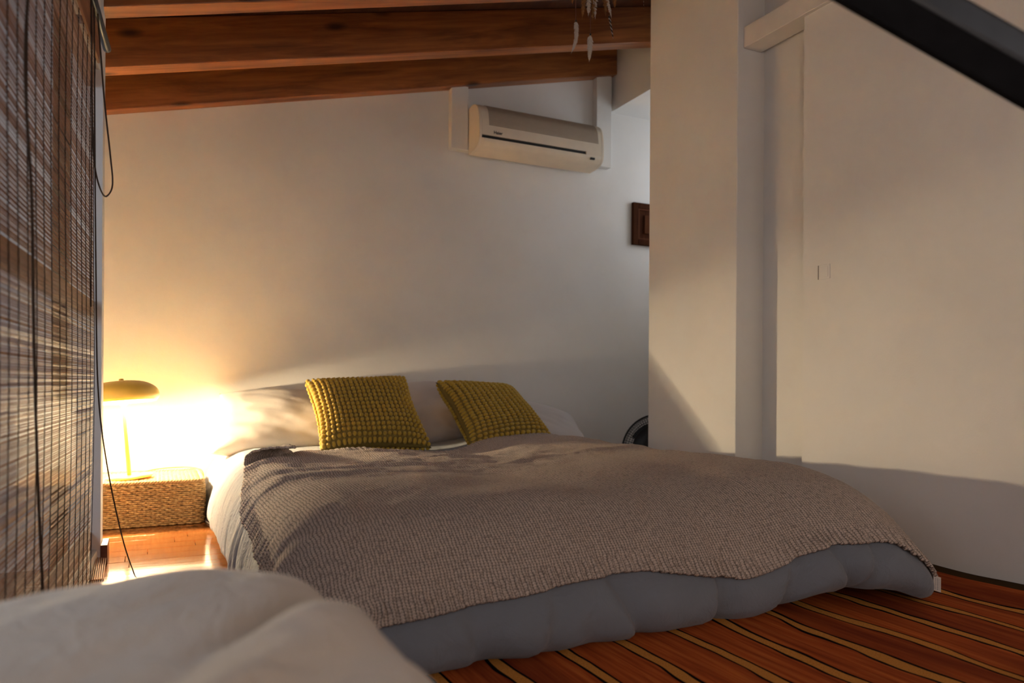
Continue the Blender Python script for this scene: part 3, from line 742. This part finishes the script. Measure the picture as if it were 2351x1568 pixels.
# ------------------------------------------------------------------ air conditioner
def make_ac():
    x0, x1, yb = 1.618, 2.436, 3.905
    root = empty('air_conditioner', ((x0 + x1) / 2, yb, 1.9)); tag(root, 'aged white split air conditioner mounted under the rafters on the back wall', 'air conditioner')
    pts = [(yb, 2.186), (yb - .060, 2.190), (yb - .105, 2.176), (yb - .138, 2.140), (yb - .152, 2.085), (yb - .157, 2.030), (yb - .157, 1.998)]
    up_ = spline(pts, 6).tolist()
    low = spline([(yb - .157, 1.980), (yb - .150, 1.960), (yb - .128, 1.940), (yb - .085, 1.928), (yb, 1.922)], 6).tolist()
    body = [tuple(p) for p in up_] + [(yb - .120, 1.998), (yb - .120, 1.980)] + [tuple(p) for p in low]
    MB().prism(body, 'x', x0 + .016, x1 - .016).build('body', M_AC, root)
    solid = [tuple(p) for p in up_] + [tuple(p) for p in low]
    MB().prism(solid, 'x', x0, x0 + .016).build('end_cap', M_AC, root, bevel=.0025); MB().prism(solid, 'x', x1 - .016, x1).build('end_cap', M_AC, root, bevel=.0025)
    MB().box((x0 + .024, yb - .148, 1.9802), (x1 - .125, yb - .118, 1.9978)).build('air_slot', M_BLACK, root)
    MB().box((x1 - .125, yb - .1570, 1.980), (x1 - .016, yb - .119, 1.998)).build('slot_end', M_AC, root)
    # grille ribs following the curved front
    g = MB(); q = np.array(spline(pts, 40)); L = np.concatenate([[0], np.cumsum(np.linalg.norm(np.diff(q, axis=0), axis=1))])
    a0, a1, n = .050, L[-1] - .052, 26
    bk = MB(); pos = []
    for k in range(n + 1):
        d = a0 + (a1 - a0) * k / n; y, z = np.interp(d, L, q[:, 0]), np.interp(d, L, q[:, 1])
        y2, z2 = np.interp(d + .002, L, q[:, 0]), np.interp(d + .002, L, q[:, 1]); t = Vector((y2 - y, z2 - z)).normalized(); nrm = Vector((t.y, -t.x))
        if nrm.x > 0: nrm = -nrm
        pos.append((y, z, t, nrm))
    for k in range(n):
        y, z, t, nr = pos[k]; w_ = (a1 - a0) / n * .30
        vs = []
        for x in (x0 + .060, x1 - .040):
            for (ta, na) in ((-w_, 0), (w_, 0), (w_, .0022), (-w_, .0022)): vs.append((x, y + t.x * ta + nr.x * na, z + t.y * ta + nr.y * na))
        g.add(vs, [(0, 1, 2, 3), (7, 6, 5, 4), (0, 4, 5, 1), (1, 5, 6, 2), (2, 6, 7, 3), (3, 7, 4, 0)])
    tag(g.build('grille_ribs', M_ACDARK, root), kind='stuff')
    fl = MB(); 
    lo2 = [p for p in low if p[1] > 1.932]; o_ = [(p[0] - .003, p[1] - .001) for p in lo2]; inn = [(p[0] + .001, p[1]) for p in lo2[::-1]]
    fl.prism(o_ + inn, 'x', x0 + .030, x1 - .142).build('louver', M_AC, root)
    MB().box((x1 - .095, yb - .1585, 1.956), (x1 - .064, yb - .143, 1.968)).build('display', M_BLACK, root, bevel=.002)
    for k in range(3): MB().lathe([(.002, 0), (.002, .004)], 10).build('indicator', M_INK, root).matrix_world = Matrix.Translation((x1 - .092 + .013 * k, yb - .1545, 1.974)) @ Matrix.Rotation(R(90), 4, 'X')
    Mt = Matrix.Translation((1.705, yb - .1582, 2.010)) @ Matrix.Rotation(R(90), 4, 'X')
    text_mesh('brand_lettering', 'Haier', .024, M_INK, root, Mt, .0006, .0006)
make_ac()

# ------------------------------------------------------------------ carved plaque, switch, fan
pq = empty('wall_plaque', (2.91, YB, 1.52)); tag(pq, 'dark carved square wooden plaque hung on the back wall behind the pier', 'plaque')
X0, X1, Z0, Z1 = 2.776, 3.044, 1.516, 1.788; yq = YB - .030
MB().box((X0 + .01, yq + .012, Z0 + .01), (X1 - .01, YB - .002, Z1 - .01)).build('panel', M_PLAQUE, pq)
for (a, b) in (((X0, yq, Z0), (X0 + .040, YB - .004, Z1)), ((X1 - .040, yq, Z0), (X1, YB - .004, Z1)), ((X0 + .040, yq, Z0), (X1 - .040, YB - .004, Z0 + .036)), ((X0 + .040, yq, Z1 - .036), (X1 - .040, YB - .004, Z1))):
    MB().box(a, b).build('border', M_PLAQUE, pq, bevel=.003)
md = MB(); e = .052
md.box((X0 + .040, yq + .004, Z0 + .036), (X0 + .052, yq + .016, Z1 - .036)); md.box((X1 - .052, yq + .004, Z0 + .036), (X1 - .040, yq + .016, Z1 - .036))
md.box((X0 + .052, yq + .004, Z0 + .036), (X1 - .052, yq + .016, Z0 + .046)); md.box((X0 + .052, yq + .004, Z1 - .046), (X1 - .052, yq + .016, Z1 - .036))
md.build('moulding', wood('lighter_wood', (.07, .024, .012), (.14, .052, .026), 2, .95, 2.0, False), pq)
MB().box((X0 + .088, yq + .001, Z0 + .076), (X1 - .088, yq + .014, Z1 - .076)).build('centre_block', wood('block_wood', (.05, .017, .008), (.12, .045, .02), 2, .95, 2.0, False), pq, bevel=.004)
sw_ = empty('light_switch', (XR, 1.985, 1.045)); tag(sw_, 'small white switch plate on the plain wall beside the recess', 'switch')
MB().box((XR - .003, 1.958, 1.018), (XR, 2.009, 1.073)).build('plate', M_PLASTER, sw_, bevel=.001)
MB().box((XR - .0045, 1.966, 1.026), (XR - .002, 2.001, 1.065)).build('rocker', M_PLASTER, sw_, bevel=.0008)
MB().box((XR - .0032, 2.0092, 1.019), (XR, 2.0135, 1.072)).build('edge_shade_strip', M_MATT, sw_)  # dark strip standing in for shade along the plate's far edge

def make_fan():
    c = Vector((2.60, 3.42, .235)); Rf = .205
    root = empty('floor_fan', (c.x, c.y, 0)); tag(root, 'black round wire guard fan standing on the floor behind the bed', 'fan')
    ax = Vector((-.45, -1, .05)).normalized(); F_ = frame(c, Vector((1, -.45, 0)), Vector((0, 0, 1)))
    def T(p): return F_ @ Vector(p)
    def P(mb, name, mat, parent=root, smooth=True):
        me = mb.mesh(name, smooth); me.transform(F_); return link(name, me, mat, parent)
    g = MB()
    def circ(r, z, n=56): return [(r * math.cos(2 * math.pi * k / n), r * math.sin(2 * math.pi * k / n), z) for k in range(n)]
    P(MB().tube(circ(Rf, 0), .006, 8, True), 'rim', M_BLACK)
    for z in (.035, -.055):
        for r in (.198, .180, .165): g.tube(circ(r, z * (1 - (r / .21) ** 6 * .6)), .0016, 5, True)
    for k in range(84):
        a = 2 * math.pi * k / 84; ca, sa = math.cos(a), math.sin(a)
        g.tube([(.07 * ca, .07 * sa, .055), (.15 * ca, .15 * sa, .046), (.190 * ca, .190 * sa, .028), (Rf * ca, Rf * sa, .002)], .0013, 4)
        g.tube([(.07 * ca, .07 * sa, -.07), (.15 * ca, .15 * sa, -.06), (.190 * ca, .190 * sa, -.035), (Rf * ca, Rf * sa, -.002)], .0013, 4)
    tag(P(g, 'wire_guard', M_STEEL), kind='stuff')
    cap = P(MB().lathe([(.160, .042), (.159, .048), (.10, .060), (.02, .062)], 40), 'centre_cap', M_BLACK)
    P(MB().lathe([(.055, -.17), (.065, -.15), (.065, -.07)], 24), 'motor', M_BLACK)
    for k in range(3):
        a0 = 2 * math.pi * k / 3; vs = []
        for i in range(7):
            for j in range(5):
                a = a0 + (i / 6 - .5) * 1.15; r = .03 + .135 * j / 4; z = .012 - .03 * (i / 6)
                vs.append((r * math.cos(a), r * math.sin(a), z))
        vs2 = [(x, y, z - .003) for x, y, z in vs]; n = 35; fs = []
        for i in range(6):
            for j in range(4):
                q = i * 5 + j; fs += [(q, q + 5, q + 6, q + 1), (q + n + 1, q + n + 6, q + n + 5, q + n)]
        P(MB().add(vs + vs2, fs), 'blade', M_BLACK)
    text_mesh('lettering', 'ufer', .018, M_GREYINK, cap, F_ @ Matrix.Translation((-.112, -.018, .0625)), .0003)
    MB().lathe([(.15, 0), (.15, .012), (.03, .022)], 32, (c.x + .02, c.y + .09, 0)).build('base', M_BLACK, root, True)
    MB().tube([(c.x + .02, c.y + .09, .015), (c.x + .03, c.y + .09, .21)], .014, 10).build('neck', M_BLACK, root, True)
make_fan()

# ------------------------------------------------------------------ bamboo blind
BO = Vector((-.1415, 2.238, 0)); MBL = lframe(BO)           # local: s along wall towards camera, n into room
def make_blind():
    root = empty('bamboo_blind', (BO.x, BO.y, 0)); tag(root, 'brown split bamboo roller blind hanging over the side window', 'blind')
    inv = root.matrix_basis.inverted(); Ls = 1.27; pitch = .00418; z0 = .050
    me = MB().box((-Ls, -.0003, -.00140), (0, .0003, .00140)).mesh('slat'); 
    me.transform(Matrix(((0, -1, 0, 0), (1, 0, 0, 0), (0, 0, 1, 0), (0, 0, 0, 1)))) # long axis -> local y (for grain)
    me.materials.append(M_BAMBOO)
    n = int((1.535 - z0) / pitch); Rz = Matrix(((NL.x, -EL.x, 0), (NL.y, -EL.y, 0), (0, 0, 1))).to_4x4()
    rest = MB(); bv = [v.co.copy() for v in me.vertices]; bf = [tuple(p.vertices) for p in me.polygons]
    lo = int((.22 - z0) / pitch)
    for k in range(n):
        z = z0 + pitch * k
        sag = .010 * math.sin(z * 4.1) - .018 * float(sstep(.85, .1, z))        # hangs a little loose low down
        p = BO + NL * (sag * .4 + .001 * (k % 2)) + EL * (random.uniform(0, .005) + .020 * float(sstep(.95, .35, z))) + Vector((0, 0, z + random.uniform(-.0005, .0005)))
        tl = Matrix.Rotation(random.uniform(-.0006, .0006), 4, 'X') @ Matrix.Rotation(random.uniform(-.5, .5), 4, 'Y')
        M = Matrix.Translation(p) @ Rz @ tl
        if lo <= k < lo + 300:
            o = bpy.data.objects.new('slat', me); C.objects.link(o); o.parent = root; o.matrix_parent_inverse = inv; o.matrix_basis = M
        else: rest.add([M @ v for v in bv], bf)
    tag(rest.build('slats', M_BAMBOO, root), kind='stuff')
    # warp strings
    ys = []
    def y_of(u):
        a = math.atan((u - 1175.5) / 1690.0) + YAW; t = math.tan(a); return (-.138 - .056 * 2.3) / (t - .056)
    us = [-30, -8, 14, 37, 60, 79.5, 98, 115, 133, 148, 161, 174, 185, 195, 204, 213, 219]
    for u in us:
        y = y_of(u); s = (BO.y - y) / -EL.y
        if s < .004: continue
        t = MB(); pts = []
        for i in range(150):
            z = .045 + 1.49 * i / 149; sag = (.010 * math.sin(z * 4.1) - .018 * float(sstep(.85, .1, z))) * .4
            p = BO + EL * (s + .0009 * (1 if i % 2 else -1)) + NL * (.0028 + sag) + Vector((0, 0, z)); pts.append(tuple(p))
        t.tube(pts, .0012, 4); t.build('warp_string', M_STRING, root)
    # head rod, valance strip and wire bracket
    def L3(s, n_, z): return tuple(BO + EL * s + NL * n_ + Vector((0, 0, z)))
    MB().tube([L3(-.14, .012, 1.556), L3(-.13, .012, 1.556), L3(1.5, .012, 1.556)], .0105, 12).build('head_rod', M_RODM, root, True)
    MB().box((0.0, .004, 1.46), (1.27, .010, 1.545), MBL).build('valance', M_BAMBOO, root)
    MB().box((.02, -.045, 1.548), (.04, .010, 1.562), MBL).build('bracket', M_RODM, root)
    # pull cords
    def cord(pts, r=.0019, name='pull_cord'):
        MB().tube([tuple(p) for p in spline([L3(*p) for p in pts], 12)], r, 6).build(name, M_CORD, root, True)
    cord([(.18, .012, 1.55), (.175, .014, 1.30), (.17, .016, 1.20), (.155, .020, 1.135), (.10, .026, 1.10), (.02, .030, 1.105), (-.075, .034, 1.16), (-.05, .030, 1.24), (.03, .024, 1.36), (.10, .016, 1.55)], .0021)
    cord([(.13, .012, 1.55), (.135, .016, 1.2), (.12, .018, .9), (.10, .022, .6), (.02, .034, .40), (-.16, .055, .17), (-.30, .075, .03), (-.34, .08, .006)], .0019)
    cord([(.74, .012, 1.55), (.90, .014, 1.15), (.86, .016, .90), (.84, .016, .70), (.80, .016, .45), (.74, .016, .20), (.72, .016, .06)], .0024)
    cord([(.165, .010, 1.545), (.163, .012, 1.30), (.160, .012, 1.02), (.155, .012, .8)], .0016)
    # rolled tail of slats resting at the foot of the wall end
    tl = MB()
    for k in range(9):
        x = -.186 + .0058 * k
        tl.tube([(x, 2.815, .030 - .001 * k), (x + .004, 2.60, .004)], .0020, 5)
    tag(tl.build('loose_slats', M_BAMBOO, root), kind='stuff')
make_blind()

# ------------------------------------------------------------------ feather hanger on the third rafter
def m_feather(name, lo, hi, bars=False):
    t = NT(name); v = t.mapping((400, 60, 60)); g = t.noise(1.0, 4, .6, .2, v)
    c = t.ramp(g, [(.3, lo), (.7, hi)])
    if bars:
        sp = t.new('ShaderNodeSeparateXYZ'); t.to(t.coord(), sp.inputs[0])
        z = t.math('ADD', sp.outputs[2], t.math('MULTIPLY', t.math('ABSOLUTE', sp.outputs[0]), .9))
        c = t.mix(t.math('GREATER_THAN', t.math('FRACT', t.math('DIVIDE', z, .0155)), .45), c, (.012, .010, .010))
    t.col(c).set(Roughness=.9); return t.m
M_FW = m_feather('white_down', (.42, .37, .32), (.62, .56, .50)); M_FO = m_feather('amber_down', (.17, .075, .022), (.34, .165, .055))
M_FB = m_feather('barred_feather', (.34, .27, .23), (.50, .42, .37), True)
M_BEAD = simple('black_bead', (.008, .008, .008), .3, .1, 60); M_TIE = simple('suede_tie', (.16, .075, .055), .9, .1, 100)
def feather(root, name, mat, p0, p1, w_, bend=0.0, n=26, fluff=.25, seed=1, wl=.35):
    """a vane of separate barbs on a quill from p0 (top) down to p1, with body"""
    rnd = random.Random(seed); p0, p1 = Vector(p0), Vector(p1); L = (p1 - p0).length
    q = MB(); pts = []
    for i in range(n + 1):
        t = i / n; p = p0.lerp(p1, t) + Vector((bend * math.sin(math.pi * t), 0, 0)); pts.append(p)
    q.tube([tuple(p) for p in pts], [max(.0010 * (1 - i / n), .0003) for i in range(n + 1)], 5)
    for i in range(1, n * 3):
        t = i / (n * 3); k = t * n; a = int(k); p = pts[a].lerp(pts[min(a + 1, n)], k - a)
        ww = w_ * (math.sin(math.pi * min(1, t ** wl * 1.0)) ** .5 if t > .02 else .3) * (1 if t < .8 else max(.12, (1 - t) / .2))
        for sg in (-1, 1):
            l = ww * rnd.uniform(.8, 1.1); dz = -l * rnd.uniform(.5, .8); dy = rnd.uniform(-1, 1) * l * fluff
            e = p + Vector((sg * l, dy, dz)); m = p + Vector((sg * l * .55, dy * .6, dz * .3)); b = .0022
            q.add([p + Vector((0, 0, b)), p - Vector((0, 0, b)), m - Vector((0, 0, b)), m + Vector((0, 0, b)), e], [(0, 1, 2, 3), (3, 2, 4)])
    return q
def make_hanger():
    yh = 2.705
    root = empty('feather_hanger', (1.72, yh, 2.35)); tag(root, 'feathered dreamcatcher hanging from the rafter in front of the pier', 'ornament')
    F0 = 1690.0
    def W(u, v):   # point on the plane y = yh
        du, dv = u - 1175.5, v - 784.0; c, s = math.cos(ROLL), math.sin(ROLL); x = c * du + s * dv; y = -s * du + c * dv
        a, b = x / F0, (94.0 - y) / F0; d = Vector((math.sin(YAW) + a * math.cos(YAW), math.cos(YAW) - a * math.sin(YAW), b)); return Vector((0, 0, CAMH)) + d * (yh / d.y)
    def place(mb, name, mat, o):
        me = mb.mesh(name); me.transform(Matrix.Translation(-o)); x = link(name, me, mat, root); x.matrix_basis = Matrix.Translation(o); return x
    c = W(1352, -75); n = 40; rg = [(c.x + .115 * math.cos(2*math.pi*k/n), yh, c.z + .115 * math.sin(2*math.pi*k/n)) for k in range(n)]
    place(MB().tube(rg, .005, 8, True), 'hoop', M_TIE, c)
    web = MB()
    for k in range(n // 2):
        a = Vector(rg[2 * k]); b = Vector(rg[(2 * k + 14) % n]); web.tube([tuple(a), tuple(b)], .0006, 4)
    place(web, 'web', M_TIE, c)
    hp = Vector((c.x, yh, c.z + .115)); place(MB().tube([tuple(hp), (c.x, 2.75, hp.z + .05)], .0012, 5), 'hanging_loop', M_TIE, hp)
    def pend(u0, v0, u1, v1):
        a, b = W(u0, v0), W(u1, v1)
        place(MB().tube([tuple(a), tuple(b)], .0014, 6), 'suede_tie', M_TIE, a)
        place(MB().lathe([(.001, -.005), (.0045, -.002), (.0045, .002), (.001, .005)], 10, tuple(b)), 'bead', M_BEAD, b)
    pend(1321, -12, 1321.5, 48); pend(1355, -12, 1355, 79)
    place(feather(root, 'f', 0, W(1322, 50), W(1310, 124), .013, .012, seed=2), 'feather', M_FW, W(1322, 50))
    place(feather(root, 'f', 0, W(1355, 82), W(1352, 143), .016, .0, seed=3), 'feather', M_FW, W(1355, 82))
    place(feather(root, 'f', 0, W(1398, 36), W(1408, 92), .0065, .0, fluff=.1, seed=4), 'feather', M_FB, W(1398, 36))
    place(feather(root, 'f', 0, W(1384, -40), W(1404, 42), .013, .0, fluff=.6, seed=5), 'feather', M_FW, W(1384, -40))
    place(feather(root, 'f', 0, W(1348, -40), W(1350, 40), .015, .004, fluff=.8, seed=6), 'feather', M_FW, W(1348, -40))
    place(feather(root, 'f', 0, W(1368, -40), W(1366, 46), .015, -.004, fluff=.8, seed=7), 'feather', M_FW, W(1368, -40))
    for (u, v, a, b, s) in ((1343, -30, 1336, 44, 8), (1362, -30, 1360, 52, 9), (1388, -30, 1390, 38, 10), (1308, -40, 1314, 10, 11), (1410, -30, 1411, 20, 12)):
        place(feather(root, 'f', 0, W(u, v), W(a, b), .013, .0, fluff=.9, seed=s), 'feather', M_FO, W(u, v))
    place(feather(root, 'f', 0, W(1474, -55), W(1477, 24), .003, .003, fluff=.2, seed=13), 'feather', M_FB, W(1474, -55))
make_hanger()

# ------------------------------------------------------------------ foreground: ottoman with cream fleece, black boom stand
def make_ottoman():
    root = empty('ottoman', (-.06, .25, 0)); tag(root, 'low upholstered ottoman hidden under the cream fleece throw', 'ottoman')
    MB().box((-.165, -.42, .10), (.165, .80, .40)).build('seat', M_MATT, root, bevel=.05)
    for x in (-.13, .12):
        for y in (-.36, .74): MB().lathe([(.018, 0), (.024, .10)], 14, (x, y, 0)).build('leg', M_FRAMEW, root, True)
    PT = prof([(0, .434), (.05, .431), (.10, .411), (.14, .370), (.165, .30), (.175, .22), (.178, .12), (.185, .06)])
    jx0, jx1, jy0, jy1 = -.15, .062, -.30, .735
    def pt(s, t):
        cx, cy = min(max(s, jx0), jx1), min(max(t, jy0), jy1); dx, dy = s - cx, t - cy; d = math.hypot(dx, dy)
        if d < 1e-6: o_, z, nx, ny = 0, .434, 0, 0
        else: nx, ny = dx / d, dy / d; o_, z = ev(PT, d)
        if nx < 0: o_ = o_ * (1 - .75 * nx * nx)
        x, y = cx + nx * o_, cy + ny * o_; k = max(0, min(1, z / .434))
        dg = (x + y) * .7071; ac = (x - y) * .7071
        f = .010 * nz(dg * 3.0, ac * 13.0, 1.0) + .007 * nz(dg * 7.0, ac * 24.0, 5.0) + .010 * nz(x * 5, y * 5, 2)
        q = (x - .155) * .85 + (y - .735) * -.53          # crease between the two lobes
        f += -.11 * float(sstep(.06, -.20, x)) ** 1.5 * .20
        f += -.016 * math.exp(-((q + .000) / .018) ** 2) * float(sstep(.35, .7, y)) + .012 * math.exp(-((q - .05) / .035) ** 2)
        return (x + nx * f * .8 * (1 - k) , y + ny * f * .8 * (1 - k), z + f * (0.3 + .7 * k))
    ss = np.arange(-.40, .45, .0085); ts = np.arange(-.65, 1.10, .0085)
    P = np.array([[pt(s, t) for t in ts] for s in ss])
    o = link('fleece_throw', grid_mesh('fleece_throw', P), M_THROW); m = o.modifiers.new('solid', 'SOLIDIFY'); m.thickness = .006; m.offset = -1
    tag(o, 'thick cream fleece throw draped over a low seat near the blind', 'throw')
make_ottoman()
def make_stand():
    k = .85
    A = Vector((.834, .706, .52)) * k + Vector((0, 0, CAMH + .004)); B = Vector((1.062, .595, .382)) * k + Vector((0, 0, CAMH))
    d = (B - A).normalized(); nrm = Vector((0, 0, 1)) - d * d.z; nrm.normalize(); side = d.cross(nrm)
    if side.y > 0: side = -side
    root = empty('boom_stand', (1.36, .29, 0)); tag(root, 'black steel stand with a slanting square arm rising across the room', 'stand')
    # square arm: lower face edge runs through A-B
    def bar(a, b, h, w_):
        mb = MB(); vs = []
        for p in (a, b):
            for (i, j) in ((0, 0), (1, 0), (1, 1), (0, 1)): vs.append(p + nrm * (h * j) - side * (w_ * i))
        return mb.add(vs, [(0, 1, 2, 3), (7, 6, 5, 4), (0, 4, 5, 1), (1, 5, 6, 2), (2, 6, 7, 3), (3, 7, 4, 0)])
    a0 = A - d * .07; b0 = A + d * .80
    bar(a0, b0, .042, .012).build('arm', M_MATTE, root, bevel=.004)
    q = bar(a0 + nrm * .042 - side * .002, b0 + nrm * .042 - side * .002, .036, .010).build('arm_lit_face', M_STEEL, root, bevel=.006)  # paler second bar: the arm's lit upper face put into the colour
    top_ = A + d * .74
    MB().tube([(top_.x, top_.y, .06), (top_.x, top_.y, top_.z + .02)], .018, 14).build('post', M_BLACK, root, True)
    for k2 in range(3):
        a = math.atan2(.905 - top_.y, 1.655 - top_.x) + R(120 * k2); rl = math.hypot(.905 - top_.y, 1.655 - top_.x); e = Vector((top_.x + rl * math.cos(a), top_.y + rl * math.sin(a), .016))
        MB().tube([(top_.x, top_.y, .45), tuple(e)], .012, 10).build('leg', M_STEEL, root, True)
make_stand()
